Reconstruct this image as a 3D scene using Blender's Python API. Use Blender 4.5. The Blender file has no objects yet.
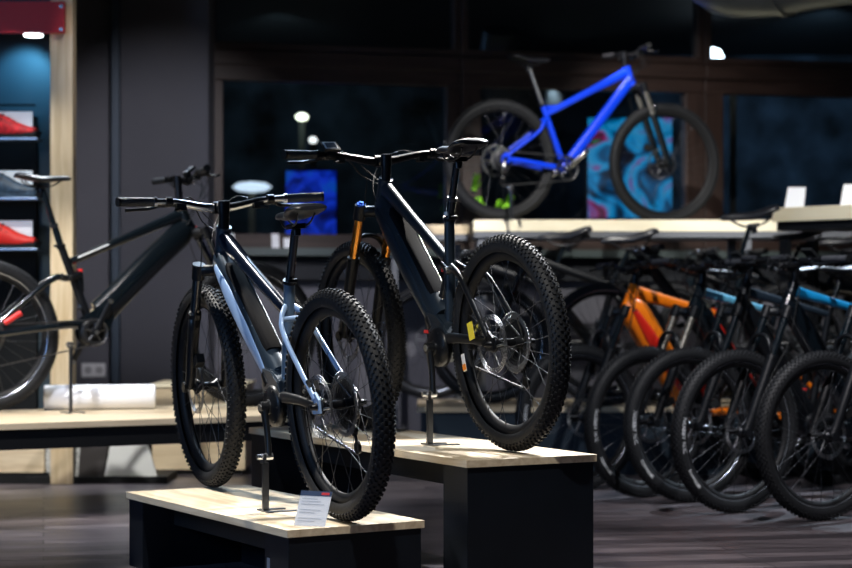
import bpy, math, random
from math import sin, cos, pi, radians as R
from mathutils import Vector as V, Matrix as M
random.seed(4)
S = bpy.context.scene
COL = S.collection

# ------------------------------------------------------------------ camera, world, light, exposure
cd = bpy.data.cameras.new('camera'); cam = bpy.data.objects.new('camera', cd); COL.objects.link(cam)
cam.location = (0, 0, .95); cam.rotation_euler = (pi/2, 0, 0)
cd.sensor_width = 36; cd.lens = 1800/852*36; cd.shift_y = 21/852
cd.clip_end = 60
cd.dof.use_dof = True; cd.dof.focus_distance = 5.95; cd.dof.aperture_fstop = 2.6
S.camera = cam
W = bpy.data.worlds.new('world'); S.world = W; W.use_nodes = True
W.node_tree.nodes['Background'].inputs[0].default_value = (.25, .35, .55, 1)
W.node_tree.nodes['Background'].inputs[1].default_value = .03
S.view_settings.view_transform = 'Standard'; S.view_settings.look = 'None'
S.view_settings.gamma = 1; S.view_settings.exposure = 0.0
S.view_settings.use_curve_mapping = False

def spot(name, loc, target, power, size=40, blend=.4, col=(1, .96, .9), rad=.03):
    l = bpy.data.lights.new(name, 'SPOT'); l.energy = power; l.spot_size = R(size); l.spot_blend = blend
    l.color = col; l.shadow_soft_size = rad
    o = bpy.data.objects.new(name, l); COL.objects.link(o); o.location = loc
    o.rotation_euler = (V(target)-V(loc)).to_track_quat('-Z', 'Y').to_euler()
    return o
CH = 3.3   # ceiling height
SPOTS = [  # loc, target, power, cone, blend, colour
    ((-1.9, 7.3, CH-.2), (-.72, 6.05, .28), 800, 24, .25, (1, .96, .9)),
    ((.3, 7.9, CH-.2), (-.05, 5.75, .3), 760, 26, .25, (1, .95, .88)),
    ((-.2, 4.3, CH-.2), (.0, 5.9, .3), 260, 40, .5, (1, .95, .88)),
    ((1.2, 7.9, CH-.2), (.35, 6.0, .6), 800, 30, .3, (.92, .95, 1)),
    ((-.6, 8.6, CH-.2), (-.5, 6.3, .8), 240, 34, .5, (.6, .78, 1)),
    ((-2.6, 7.0, CH-.2), (-1.7, 8.8, .5), 520, 46, .4, (1, .97, .93)),
    ((-1.4, 9.6, CH-.2), (-1.5, 8.7, .6), 240, 50, .5, (.85, .92, 1)),
    ((1.0, 8.9, CH-.2), (1.1, 11.2, 1.5), 420, 50, .5, (1, .97, .92)),
    ((1.6, 7.0, CH-.2), (1.4, 8.7, .6), 300, 46, .6, (.95, .96, 1)),
    ((2.6, 10.3, CH-.2), (1.6, 8.3, .6), 480, 50, .6, (.7, .85, 1)),
    ((2.6, 7.6, CH-.2), (2.4, 10.0, 1.5), 420, 34, .5, (1, .98, .95)),
    ((-.7, 6.6, CH-.1), (-1.75, 12.0, 1.45), 560, 27, .9, (.95, .93, 1)),  # unseen wash added to brighten the grey column
    ((-.4, 8.6, CH-.2), (-.3, 12.4, -.1), 330, 40, .6, (.95, .93, 1)),  # unseen wash added to lift the lower back wall
    ((1.3, 5.4, CH-.2), (1.5, 7.3, 0), 420, 56, .8, (1, .95, .97)),
    ((-1.9, 6.4, CH-.2), (-2.0, 8.0, 0), 260, 60, .8, (1, .95, .97)),
    ((-2.4, 8.0, CH-.2), (-1.95, 9.5, 1.3), 150, 34, .7, (1, .97, .9)),
    ((1.0, 10.9, CH-.15), (1.95, 12.75, 1.7), 120, 60, .9, (1, .9, .85)),  # unseen spot added to brighten the right window frames
]
for i, (l, t, p, s, b, c) in enumerate(SPOTS):
    spot('track_and_wash_light', l, t, p, s, b, c)
def area(name, loc, target, power, size, col=(1, 1, 1)):
    l = bpy.data.lights.new(name, 'AREA'); l.energy = power; l.size = size; l.color = col
    o = bpy.data.objects.new(name, l); COL.objects.link(o); o.location = loc
    o.rotation_euler = (V(target)-V(loc)).to_track_quat('-Z', 'Y').to_euler()
area('blue_side_light', (-4.2, 3.0, 2.2), (-.5, 7.5, .8), 75, 1.2, (.3, .55, 1))  # unseen blue side light from the left; no window stands there

# ------------------------------------------------------------------ materials
def nodes(name):
    m = bpy.data.materials.new(name); m.use_nodes = True
    return m, m.node_tree, m.node_tree.nodes['Principled BSDF']
def mat(name, c, rough=.5, metal=0, coat=0, noise=0, nscale=20, emit=None, estr=0, bump=0, spec=.5):
    m, t, b = nodes(name)
    b.inputs['Base Color'].default_value = (*c, 1); b.inputs['Roughness'].default_value = rough
    b.inputs['Metallic'].default_value = metal; b.inputs['Coat Weight'].default_value = coat
    b.inputs['Coat Roughness'].default_value = .08; b.inputs['Specular IOR Level'].default_value = spec
    if emit: b.inputs['Emission Color'].default_value = (*emit, 1); b.inputs['Emission Strength'].default_value = estr
    if noise or bump:
        tc = t.nodes.new('ShaderNodeTexCoord'); n = t.nodes.new('ShaderNodeTexNoise'); n.inputs['Scale'].default_value = nscale
        n.inputs['Detail'].default_value = 6
        t.links.new(tc.outputs['Object'], n.inputs['Vector'])
        if noise:
            r = t.nodes.new('ShaderNodeValToRGB')
            r.color_ramp.elements[0].position = .3; r.color_ramp.elements[1].position = .7
            r.color_ramp.elements[0].color = (*[x*(1-noise) for x in c], 1); r.color_ramp.elements[1].color = (*[min(1, x*(1+noise)) for x in c], 1)
            t.links.new(n.outputs['Fac'], r.inputs[0]); t.links.new(r.outputs[0], b.inputs['Base Color'])
        if bump:
            bp = t.nodes.new('ShaderNodeBump'); bp.inputs['Strength'].default_value = bump; bp.inputs['Distance'].default_value = .01
            t.links.new(n.outputs['Fac'], bp.inputs['Height']); t.links.new(bp.outputs[0], b.inputs['Normal'])
    return m
def wood(name, c1, c2, scale=(1, 14, 14), rough=.5, rot=0, coat=0):
    m, t, b = nodes(name)
    tc = t.nodes.new('ShaderNodeTexCoord'); mp = t.nodes.new('ShaderNodeMapping'); mp.inputs['Scale'].default_value = scale
    mp.inputs['Rotation'].default_value = (0, 0, rot)
    n = t.nodes.new('ShaderNodeTexNoise'); n.inputs['Scale'].default_value = 2.5; n.inputs['Detail'].default_value = 8; n.inputs['Distortion'].default_value = .6
    r = t.nodes.new('ShaderNodeValToRGB'); r.color_ramp.elements[0].color = (*c1, 1); r.color_ramp.elements[1].color = (*c2, 1)
    r.color_ramp.elements[0].position = .32; r.color_ramp.elements[1].position = .68
    t.links.new(tc.outputs['Object'], mp.inputs[0]); t.links.new(mp.outputs[0], n.inputs['Vector'])
    t.links.new(n.outputs['Fac'], r.inputs[0]); t.links.new(r.outputs[0], b.inputs['Base Color'])
    b.inputs['Roughness'].default_value = rough; b.inputs['Coat Weight'].default_value = coat
    return m
def floor_mat():
    m, t, b = nodes('dark_plank_floor'); L = t.links.new
    tc = t.nodes.new('ShaderNodeTexCoord'); mp = t.nodes.new('ShaderNodeMapping'); mp.inputs['Rotation'].default_value = (0, 0, R(-12))
    L(tc.outputs['Object'], mp.inputs[0])
    br = t.nodes.new('ShaderNodeTexBrick'); br.inputs['Scale'].default_value = 1
    br.inputs['Brick Width'].default_value = 1.3; br.inputs['Row Height'].default_value = .12; br.inputs['Mortar Size'].default_value = .003
    br.inputs['Color1'].default_value = (.06, .053, .062, 1); br.inputs['Color2'].default_value = (.2, .175, .19, 1); br.inputs['Mortar'].default_value = (.008, .008, .01, 1)
    L(mp.outputs[0], br.inputs['Vector'])
    mp2 = t.nodes.new('ShaderNodeMapping'); mp2.inputs['Rotation'].default_value = (0, 0, R(-12)); mp2.inputs['Scale'].default_value = (1.2, 26, 1)
    L(tc.outputs['Object'], mp2.inputs[0])
    n = t.nodes.new('ShaderNodeTexNoise'); n.inputs['Scale'].default_value = 2; n.inputs['Detail'].default_value = 8
    L(mp2.outputs[0], n.inputs['Vector'])
    r = t.nodes.new('ShaderNodeValToRGB'); r.color_ramp.elements[0].color = (.25, .25, .25, 1); r.color_ramp.elements[1].color = (1.5, 1.45, 1.45, 1)
    r.color_ramp.elements[0].position = .35; r.color_ramp.elements[1].position = .7
    L(n.outputs['Fac'], r.inputs[0])
    mx = t.nodes.new('ShaderNodeMix'); mx.data_type = 'RGBA'; mx.blend_type = 'MULTIPLY'; mx.inputs[0].default_value = 1
    L(br.outputs['Color'], mx.inputs[6]); L(r.outputs[0], mx.inputs[7]); L(mx.outputs[2], b.inputs['Base Color'])
    b.inputs['Roughness'].default_value = .32
    mr = t.nodes.new('ShaderNodeMapRange'); mr.inputs[3].default_value = .18; mr.inputs[4].default_value = .5
    L(n.outputs['Fac'], mr.inputs[0]); L(mr.outputs[0], b.inputs['Roughness'])
    return m
def poster_mat(name, stops, strength, scale=5):
    m, t, b = nodes(name); L = t.links.new
    tc = t.nodes.new('ShaderNodeTexCoord'); n = t.nodes.new('ShaderNodeTexNoise'); n.inputs['Scale'].default_value = scale; n.inputs['Distortion'].default_value = 1.2
    L(tc.outputs['Object'], n.inputs['Vector'])
    r = t.nodes.new('ShaderNodeValToRGB'); cr = r.color_ramp
    while len(cr.elements) < len(stops): cr.elements.new(.5)
    for e, (p, c) in zip(cr.elements, stops): e.position = p; e.color = (*c, 1)
    L(n.outputs['Fac'], r.inputs[0]); L(r.outputs[0], b.inputs['Emission Color'])
    b.inputs['Emission Strength'].default_value = strength; b.inputs['Base Color'].default_value = (.02, .02, .02, 1)
    return m
def glass_mat():
    m = bpy.data.materials.new('window_glass'); m.use_nodes = True; t = m.node_tree; t.nodes.clear(); L = t.links.new
    o = t.nodes.new('ShaderNodeOutputMaterial'); tr = t.nodes.new('ShaderNodeBsdfTransparent'); tr.inputs[0].default_value = (.75, .8, .85, 1)
    g = t.nodes.new('ShaderNodeBsdfGlossy'); g.inputs['Roughness'].default_value = .03; g.inputs[0].default_value = (.9, .95, 1, 1)
    f = t.nodes.new('ShaderNodeFresnel'); f.inputs[0].default_value = 1.5
    mx = t.nodes.new('ShaderNodeMixShader'); mu = t.nodes.new('ShaderNodeMath'); mu.operation = 'MULTIPLY'; mu.inputs[1].default_value = 2.0
    L(f.outputs[0], mu.inputs[0]); L(mu.outputs[0], mx.inputs[0]); L(tr.outputs[0], mx.inputs[1]); L(g.outputs[0], mx.inputs[2]); L(mx.outputs[0], o.inputs[0])
    return m

rubber = mat('tyre_rubber', (.009, .010, .012), .62, bump=.15, nscale=60, spec=.28)
rim_black = mat('black_rim', (.006, .0065, .008), .55, 0, spec=.25)
rim_machined = mat('machined_rim_edge', (.5, .55, .62), .25, .9)
steel = mat('steel', (.55, .57, .6), .28, 1)
rotor_steel = mat('rotor_steel', (.26, .27, .29), .38, 1)
dark_steel = mat('dark_steel', (.07, .075, .085), .35, .9)
alu = mat('polished_aluminium', (.75, .77, .8), .22, 1)
black_gloss = mat('gloss_black_paint', (.006, .010, .014), .14, .2, coat=1)
black_satin = mat('satin_black', (.006, .007, .009), .36, spec=.28)
battery_black = mat('battery_black', (.004, .004, .005), .8, spec=.06)
black_matt = mat('matt_black_plastic', (.008, .009, .01), .6, spec=.3)
black_alu = mat('black_anodised', (.012, .013, .016), .3, .6)
grip_mat = mat('grip_rubber', (.03, .032, .038), .55, bump=.5, nscale=160)
gold = mat('gold_coated_stanchion', (.75, .3, .05), .22, .9)
silver_st = mat('silver_stanchion', (.5, .48, .42), .25, .9)
blue_cap = mat('blue_anodised_cap', (.05, .2, .9), .3, .8)
red_acc = mat('red_accent', (.75, .03, .03), .4)
orange_acc = mat('orange_accent', (.95, .28, .02), .4)
yellow_st = mat('yellow_sticker', (.9, .72, .05), .5)
tyre_print = mat('tyre_print_grey', (.65, .68, .72), .5)
white_st = mat('white_sticker', (.8, .82, .85), .5)
slate = mat('slate_grey_paint', (.035, .055, .08), .3, .5, coat=.5)
deep_blue = mat('deep_blue_paint', (.005, .012, .03), .25, .4, coat=.6)
seat_slate = mat('seat_tube_slate', (.11, .17, .25), .35, .3, coat=.4)
satin_navy = mat('satin_navy_paint', (.02, .031, .044), .38, .4)
navy_black = mat('dark_metallic_paint', (.006, .010, .015), .25, .4, coat=.8)
ice_blue = mat('ice_blue_paint', (.32, .47, .72), .35, .15, coat=.3)
sky_paint = mat('light_blue_paint', (.12, .42, .6), .4, 0, coat=.3)
cyan_paint = mat('cyan_paint', (.01, .3, .65), .4, 0, coat=.3)
royal = mat('royal_blue_paint', (.002, .045, .72), .35, 0, coat=.5)
orange_p = mat('orange_paint', (1, .22, .005), .35, 0, coat=.4)
red_p = mat('red_paint', (.7, .02, .01), .35, 0, coat=.4)
chain_mat = mat('chain_steel', (.2, .205, .22), .35, 1)
board = wood('light_oak_board', (.56, .44, .28), (.74, .62, .43), (1.2, 12, 12), .45)
board_edge = mat('oak_edge', (.6, .5, .33), .55, noise=.12, nscale=15)
cream = wood('cream_board', (.78, .7, .5), (.86, .79, .6), (1.2, 12, 12), .5)
pillar_wood = wood('pale_oak_pillar', (.5, .38, .22), (.66, .54, .36), (14, 14, 1.2), .5)
navy_board = mat('dark_navy_laminate', (.004, .0065, .011), .5, spec=.25, noise=.15, nscale=8)
frame_wood = wood('brown_window_wood', (.022, .012, .009), (.05, .029, .023), (12, 12, 1), .5)
frame_wood_h = wood('brown_window_wood_across', (.022, .012, .009), (.05, .029, .023), (1, 12, 12), .5)
wall_grey = mat('grey_wall_paint', (.115, .115, .135), .85, noise=.05, nscale=3, bump=.05)
wall_dark = mat('dark_wall_paint', (.012, .014, .018), .85, noise=.05, nscale=3)
col_grey = mat('column_grey_paint', (.085, .087, .105), .85, noise=.05, nscale=3)
ceil_m = mat('dark_ceiling', (.01, .011, .013), .8, noise=.1, nscale=3)
grey_metal = mat('grey_powder_coat', (.16, .17, .19), .4, .4)
duct_m = mat('galvanised_duct', (.2, .22, .21), .38, .6, noise=.1, nscale=5)
white_p = mat('white_plastic', (.8, .8, .82), .4)
paper = mat('white_paper', (.82, .84, .88), .6)
dark_room = mat('night_outside', (.03, .04, .055), .9, noise=.97, nscale=3)

# ------------------------------------------------------------------ mesh builder
class MB:
    def __init__(s): s.v = []; s.f = []; s.m = []; s.s = []
    def add(s, vs, fs, m=0, smooth=False, X=None):
        b = len(s.v)
        s.v += [tuple(X @ V(p)) if X else tuple(p) for p in vs]
        for f in fs: s.f.append([b+i for i in f]); s.m.append(m); s.s.append(smooth)
    def box(s, c, d, m=0, X=None, rot=None):
        x, y, z = [k/2 for k in d]
        vs = [V((i*x, j*y, k*z)) for i in (-1, 1) for j in (-1, 1) for k in (-1, 1)]
        if rot is not None: vs = [rot @ p for p in vs]
        vs = [p+V(c) for p in vs]
        s.add(vs, [(0, 1, 3, 2), (4, 6, 7, 5), (0, 4, 5, 1), (2, 3, 7, 6), (0, 2, 6, 4), (1, 5, 7, 3)], m, False, X)
    def tube(s, pts, r, n=12, m=0, hint=(0, 1, 0), smooth_pts=0, cap=True, X=None, expo=1):
        """sweep; r is a number, a (lateral, in-plane) pair or a list of either, one per point"""
        pts = [V(p) for p in pts]
        rr = r if isinstance(r, list) else [r]*len(pts)
        rr = [(q, q) if not isinstance(q, (tuple, list)) else q for q in rr]
        if smooth_pts:
            P, Q = [], []
            k = len(pts)
            for i in range(k-1):
                p0, p1, p2, p3 = pts[max(i-1, 0)], pts[i], pts[i+1], pts[min(i+2, k-1)]
                for j in range(smooth_pts):
                    t = j/smooth_pts
                    P.append(.5*((2*p1)+(p2-p0)*t+(2*p0-5*p1+4*p2-p3)*t*t+(3*p1-p0-3*p2+p3)*t**3))
                    Q.append((rr[i][0]*(1-t)+rr[i+1][0]*t, rr[i][1]*(1-t)+rr[i+1][1]*t))
            P.append(pts[-1]); Q.append(rr[-1]); pts, rr = P, Q
        k = len(pts); vs = []; fs = []
        h = V(hint)
        for i in range(k):
            T = (pts[min(i+1, k-1)]-pts[max(i-1, 0)]).normalized()
            A = h-T*h.dot(T)
            if A.length < 1e-3: A = V((1, 0, 0))-T*T.x
            A.normalize(); B = T.cross(A)
            for j in range(n):
                a = 2*pi*j/n; ca, sa = cos(a), sin(a)
                if expo != 1: ca = math.copysign(abs(ca)**expo, ca); sa = math.copysign(abs(sa)**expo, sa)
                vs.append(pts[i]+A*ca*rr[i][0]+B*sa*rr[i][1])
        for i in range(k-1):
            for j in range(n):
                fs.append((i*n+j, i*n+(j+1) % n, (i+1)*n+(j+1) % n, (i+1)*n+j))
        s.add(vs, fs, m, True, X)
        if cap: s.add([vs[j] for j in range(n)]+[vs[(k-1)*n+j] for j in range(n)], [tuple(range(n-1, -1, -1)), tuple(range(n, 2*n))], m, False, X)
    def lathe(s, prof, n=48, m=0, c=(0, 0, 0), axis='y', closed=True, smooth=True, X=None, a0=0, a1=2*pi):
        """prof: list of (radius, along)"""
        k = len(prof); vs = []; full = abs(a1-a0-2*pi) < 1e-6; nn = n if full else n+1
        for i in range(nn):
            a = a0+(a1-a0)*i/n
            for r, y in prof:
                p = {'y': (r*sin(a), y, r*cos(a)), 'z': (r*cos(a), r*sin(a), y), 'x': (y, r*cos(a), r*sin(a))}[axis]
                vs.append(V(p)+V(c))
        fs = []
        for i in range(n):
            i2 = (i+1) % nn
            for j in range(k if closed else k-1):
                j2 = (j+1) % k
                fs.append((i*k+j, i*k+j2, i2*k+j2, i2*k+j))
        s.add(vs, fs, m, smooth, X)
    def disc(s, r, y0, y1, n=32, m=0, c=(0, 0, 0), axis='y', X=None):
        s.lathe([(0.0001, y0), (r, y0), (r, y1), (0.0001, y1)], n, m, c, axis, True, False, X)
    def prism(s, poly, y0, y1, m=0, X=None):
        n = len(poly)
        vs = [(x, y0, z) for x, z in poly]+[(x, y1, z) for x, z in poly]
        s.add(vs, [tuple(range(n)), tuple(range(2*n-1, n-1, -1))]+[(i, n+i, n+(i+1) % n, (i+1) % n) for i in range(n)], m, False, X)
    def mesh(s, name, mats):
        me = bpy.data.meshes.new(name); me.from_pydata(s.v, [], s.f)
        for q in (mats if isinstance(mats, (list, tuple)) else [mats]): me.materials.append(q)
        me.polygons.foreach_set('material_index', s.m); me.polygons.foreach_set('use_smooth', s.s)
        me.update(); 
        import bmesh
        bm = bmesh.new(); bm.from_mesh(me); bmesh.ops.recalc_face_normals(bm, faces=bm.faces[:]); bm.to_mesh(me); bm.free()
        return me
    def build(s, name, mats, parent=None, bevel=0, X=None):
        return link(name, s.mesh(name, mats), parent, bevel, X)
def link(name, me, parent=None, bevel=0, X=None):
    o = bpy.data.objects.new(name, me); COL.objects.link(o)
    if parent is not None: o.parent = parent
    if X is not None: o.matrix_local = X
    if bevel:
        b = o.modifiers.new('bevel', 'BEVEL'); b.width = bevel; b.segments = 2; b.limit_method = 'ANGLE'
    return o
def tag(o, label=None, cat=None, group=None, kind=None):
    if label: o['label'] = label
    if cat: o['category'] = cat
    if group: o['group'] = group
    if kind: o['kind'] = kind
    return o
def empty(name, loc, rot=(0, 0, 0)):
    o = bpy.data.objects.new(name, None); COL.objects.link(o); o.location = loc; o.rotation_euler = rot; o.empty_display_size = .1
    return o
def boxobj(name, c, d, m, parent=None, bevel=0, rotz=0):
    b = MB(); b.box((0, 0, 0), d); o = b.build(name, m, parent, bevel); o.location = c; o.rotation_euler.z = rotz
    return o

# ------------------------------------------------------------------ the room
def struct(o): o['kind'] = 'structure'; return o
b = MB(); b.box((0, 8, -.05), (14, 20, .1)); struct(b.build('floor', floor_mat()))
b = MB(); b.box((0, 8, CH+.05), (14, 20, .1)); struct(b.build('ceiling', ceil_m))
YW = 12.4; WA = R(13)
def onwall(o): o.location = (0, YW, 0); o.rotation_euler = (0, 0, WA); return struct(o)
def wall_at(u, v=0): return V((u*cos(WA)-v*sin(WA), YW+u*sin(WA)+v*cos(WA), 0))
b = MB(); b.box((0, .1, .6), (16, .2, 1.2)); b.box((-4.8, .1, 2.25), (6.6, .2, 2.1)); onwall(b.build('wall_back', wall_grey))
b = MB(); b.box((-7.05, 8, CH/2), (.1, 20, CH)); struct(b.build('wall_left', wall_dark))
b = MB(); b.box((7.05, 8, CH/2), (.1, 20, CH)); struct(b.build('wall_right', wall_dark))
b = MB(); b.box((0, -2.05, CH/2), (14, .1, CH)); struct(b.build('wall_front', wall_dark))
boxobj('wall_column', (-1.70, 11.95, CH/2), (.57, .5, CH), col_grey)['kind'] = 'structure'
b = MB(); b.box((0, 0, 0), (.05, .03, CH)); o = struct(b.build('trim_1', mat('blue_grey_strip', (.05, .075, .11), .5))); o.location = (-2.02, 11.72, CH/2)
b = MB(); b.box((1.2, -.04, 1.2), (5.4, .12, .16), 0); b.box((1.2, -.1, 1.305), (5.4, .24, .05), 1); onwall(b.build('trim_2', [wall_dark, mat('green_grey_sill', (.06, .08, .08), .4)]))
GL = glass_mat()
def window(i, x0, x1, z0, z1, fw=.14, tw=.2):
    b = MB(); y = .02; d = .1
    b.box(((x0+x1)/2, y, z0+fw/2), (x1-x0, d, fw), 1); b.box(((x0+x1)/2, y, z1-tw/2), (x1-x0, d, tw), 1)
    b.box((x0+fw/2, y, (z0+z1-tw+fw)/2), (fw, d, z1-z0-fw-tw)); b.box((x1-fw/2, y, (z0+z1-tw+fw)/2), (fw, d, z1-z0-fw-tw))
    b.box(((x0+x1)/2, y-.06, z1-tw*.25), (x1-x0, .03, tw*.5), 1)
    f = onwall(b.build('window_%d' % i, [frame_wood, frame_wood_h], None, .006))
    g = MB(); g.box(((x0+x1)/2, y+.01, (z0+fw+z1-tw)/2), (x1-x0-2*fw, .012, z1-z0-fw-tw)); g.build('glass_pane', GL, f)
window(1, -1.5, .24, 1.33, 2.66, .1); window(2, .245, 2.03, 1.33, 2.66); window(3, 2.035, 3.9, 1.33, 2.66)
window(4, -1.5, .24, 2.665, 3.3, .05, .05); window(5, .245, 2.03, 2.665, 3.3, .05, .05); window(6, 2.035, 3.9, 2.665, 3.3, .05, .05)
b = MB(); b.box((1, 17.0, 1.6), (12, .1, 4)); struct(b.build('wall_outside', dark_room))
spot('outside_wash', (3.2, 14.0, 3.2), (3.4, 17.0, 2.0), 160, 80, .9, (.45, .75, 1)); spot('outside_wash', (-1.2, 14.2, 3.2), (-1.2, 17.0, 2.2), 50, 80, .9, (.6, .85, .9))  # unseen bluish washes added to bring out the outside wall's texture
# glowing globes on poles, set behind the glass
def globe(x, y, Y, rr, flat, st, label, pole=True, col=(1, .95, .8)):
    s = 1800/Y; p = ((x-426)/s, Y, .95-(y-305)/s); r = empty('pole_globe', (p[0], p[1], 0)); tag(r, label, 'globe')
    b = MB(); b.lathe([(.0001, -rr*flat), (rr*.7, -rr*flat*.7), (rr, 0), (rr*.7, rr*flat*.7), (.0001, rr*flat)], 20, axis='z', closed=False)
    o = b.build('glow_globe', mat('globe_glow', (1, 1, 1), .5, emit=col, estr=st), r); o.location.z = p[2]
    b = MB(); b.box((0, 0, (p[2]-rr*flat)/2), (.05, .05, p[2]-rr*flat)); b.build('pole', mat('globe_pole', (.16, .14, .1), .6), r)
globe(302, 117, 15.0, .055, .6, 6, 'upper of the two small round globes behind the left window', col=(1, .98, .7))
globe(313, 140, 14.6, .035, .8, 3, 'lower small lamp just beneath the upper one behind the left window', col=(1, .95, .85))
globe(252, 187, 15.4, .17, .28, 1.6, 'wide pale lamp glowing at the lower left of the left window', col=(.8, .92, 1))
globe(713, 57, 14.5, .085, .9, 14, 'bright white lamp at the corner of the upper right window', col=(.85, .95, 1))
globe(733, 66, 14.6, .14, .2, 1.2, 'flat pale lamp right beside the bright one in the upper window', col=(.7, .9, 1))

# things seen through the glass
def px(x, y, s): return (x-426)/s, .95-(y-305)/s
def screen(name, x0, y0, x1, y1, Y, m, label, cat):
    s = 1800/Y; a, z1 = px(x0, y0, s); c, z0 = px(x1, y1, s)
    r = empty(name, ((a+c)/2, Y, z0)); tag(r, label, cat)
    b = MB(); b.box((0, .03, (z1-z0)/2), (c-a+.03, .04, z1-z0+.03)); b.build('casing', black_matt, r)
    b = MB(); b.box((0, .005, (z1-z0)/2), (c-a, .01, z1-z0)); b.build('display', m, r)
    b = MB(); b.box((0, .06, -z0/2), (.06, .04, z0)); b.box((0, .06, -z0+.01), (.5, .3, .02)); b.build('stand', black_matt, r)
    return r
sc_blue = poster_mat('blue_screen', [(.3, (.0, .0, .05)), (.46, (.0, .02, .35)), (.56, (.01, .05, .75)), (.7, (.0, .12, .5))], .9, 7)
screen('video_screen', 286, 171, 336, 238, 13.6, sc_blue, 'glowing blue video screen behind the left window, above the silver bike bar', 'screen')
cy = [(.36, (.0, .0, .01)), (.42, (.0, .12, .3)), (.47, (.0, .4, .85)), (.54, (.05, .5, .9)), (.58, (.25, .2, .6)), (.62, (.5, .02, .15)), (.66, (.0, .01, .03)), (.72, (.1, .6, .2))]
screen('video_screen', 588, 118, 672, 218, 13.4, poster_mat('cyan_screen', cy, .7, 3.2), 'lit cyan and pink poster screen behind the front wheel of the blue bike', 'screen')

# ------------------------------------------------------------------ bicycle parts
_cache = {}
def cached(key, fn):
    if key not in _cache: _cache[key] = fn()
    return _cache[key]
def tyre_mesh(rad, w, fine):
    b = MB(); rc = rad-w/2-.004; n = 96 if fine else 64; h = w/2
    prof = [(rc+h*cos(a)*1.0, h*sin(a)) for a in [R(q) for q in range(-130, 131, 20)]]
    b.lathe(prof, n, 0, closed=False)
    kn = 92 if fine else 72
    kh = .0055
    for i in range(kn):
        for (lat, sl, sw, off) in ((-11, .0085, 7, 0), (11, .0085, 7, .5), (-31, .0085, 6, .5), (31, .0085, 6, 0), (-49, .009, 5.5, 0), (49, .009, 5.5, .5), (-66, .010, 5, .5), (66, .010, 5, 0)):
            a = 2*pi*(i+off)/kn
            vs = []
            for (rr, sc) in ((h-.002, 1.15), (h+kh, .85)):
                for (da, dl) in ((-1, -1), (1, -1), (1, 1), (-1, 1)):
                    t = a+da*sl/2*sc/rad; l = R(lat+dl*sw*sc)
                    r2 = rc+rr*cos(l); vs.append((r2*sin(t), rr*sin(l), r2*cos(t)))
            b.add(vs, [(4, 5, 6, 7), (0, 1, 5, 4), (1, 2, 6, 5), (2, 3, 7, 6), (3, 0, 4, 7)], 0, False)
    return b.mesh('tyre', rubber)
def rim_mesh(rad, w, machined):
    b = MB(); ro = rad-w*.86; wi = .017
    b.lathe([(ro, -wi), (ro+.004, -wi*.8), (ro-.002, 0), (ro+.004, wi*.8), (ro, wi), (ro-.012, wi*.95), (ro-.03, wi*.35), (ro-.03, -wi*.35), (ro-.012, -wi*.95)], 72, 0)
    if machined: b.lathe([(ro+.0005, wi+.0012), (ro-.007, wi+.001), (ro-.007, wi-.002), (ro, wi-.002)], 72, 1); b.lathe([(ro+.0005, -wi-.0012), (ro-.007, -wi-.001), (ro-.007, -wi+.002), (ro, -wi+.002)], 72, 1)
    return b.mesh('wheel', [rim_black, rim_machined])
def hub_mesh(wid):
    b = MB(); h = wid/2
    b.lathe([(.008, -h-.02), (.012, -h), (.02, -h+.01), (.028, -h+.016), (.028, -h+.02), (.016, -h+.03), (.014, 0), (.016, h-.03), (.028, h-.02), (.028, h-.016), (.02, h-.01), (.012, h), (.008, h+.02)], 24, 0, closed=False)
    b.disc(.009, -h-.024, h+.024, 12)
    return b.mesh('hub', black_alu)
def rotor_mesh(r):
    b = MB(); t = .0012
    for (r0, r1) in ((r-.002, r), (r-.0175, r-.0155), (r-.0095, r-.008)):
        b.lathe([(r0, -t), (r1, -t), (r1, t), (r0, t)], 60, 0, smooth=False)
    for i in range(36):
        a = 2*pi*i/36
        b.tube([((r-.017)*sin(a), 0, (r-.017)*cos(a)), ((r-.001)*sin(a+.1), 0, (r-.001)*cos(a+.1))], (.0011, .0026), 4)
    for i in range(6):
        a = 2*pi*i/6
        b.tube([(.022*sin(a), 0, .022*cos(a)), ((r-.05)*sin(a+.35), 0, (r-.05)*cos(a+.35)), ((r-.016)*sin(a+.42), 0, (r-.016)*cos(a+.42))], (.001, .004), 4)
    b.lathe([(.02, -.003), (.03, -.002), (.03, .002), (.02, .003)], 24, 1)
    return b.mesh('brake_rotor', [rotor_steel, black_alu])
def cassette_mesh(big=.103):
    b = MB(); N = 11
    for i in range(N):
        r = big-(big-.026)*(i/(N-1))**.85; y = -i*.0040; n = int(r*2*pi/.0125); k = n*2; ri = max(.014, r-.0125); t = .0009
        vs = []
        for yy in (y-t, y+t):
            vs += [((r+(.0028 if j % 2 else -.003))*sin(2*pi*j/k), yy, (r+(.0028 if j % 2 else -.003))*cos(2*pi*j/k)) for j in range(k)]
            vs += [(ri*sin(2*pi*j/k), yy, ri*cos(2*pi*j/k)) for j in range(k)]
        fs = []
        for j in range(k):
            j2 = (j+1) % k; fs += [(j, j2, k+j2, k+j), (2*k+j, 3*k+j, 3*k+j2, 2*k+j2), (j, 2*k+j, 2*k+j2, j2), (k+j, k+j2, 3*k+j2, 3*k+j)]
        b.add(vs, fs, 1 if i in (0, 1) else 0)
    for i in range(7):
        a = 2*pi*i/7; b.tube([(.014*sin(a), -.03, .014*cos(a)), ((big-.012)*sin(a+.5), -.001, (big-.012)*cos(a+.5))], (.002, .006), 5)
    b.disc(.018, -.044, 0, 16); b.disc(.045, -.03, -.026, 32, 2)
    return b.mesh('cassette', [dark_steel, rotor_steel, black_matt])
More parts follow.
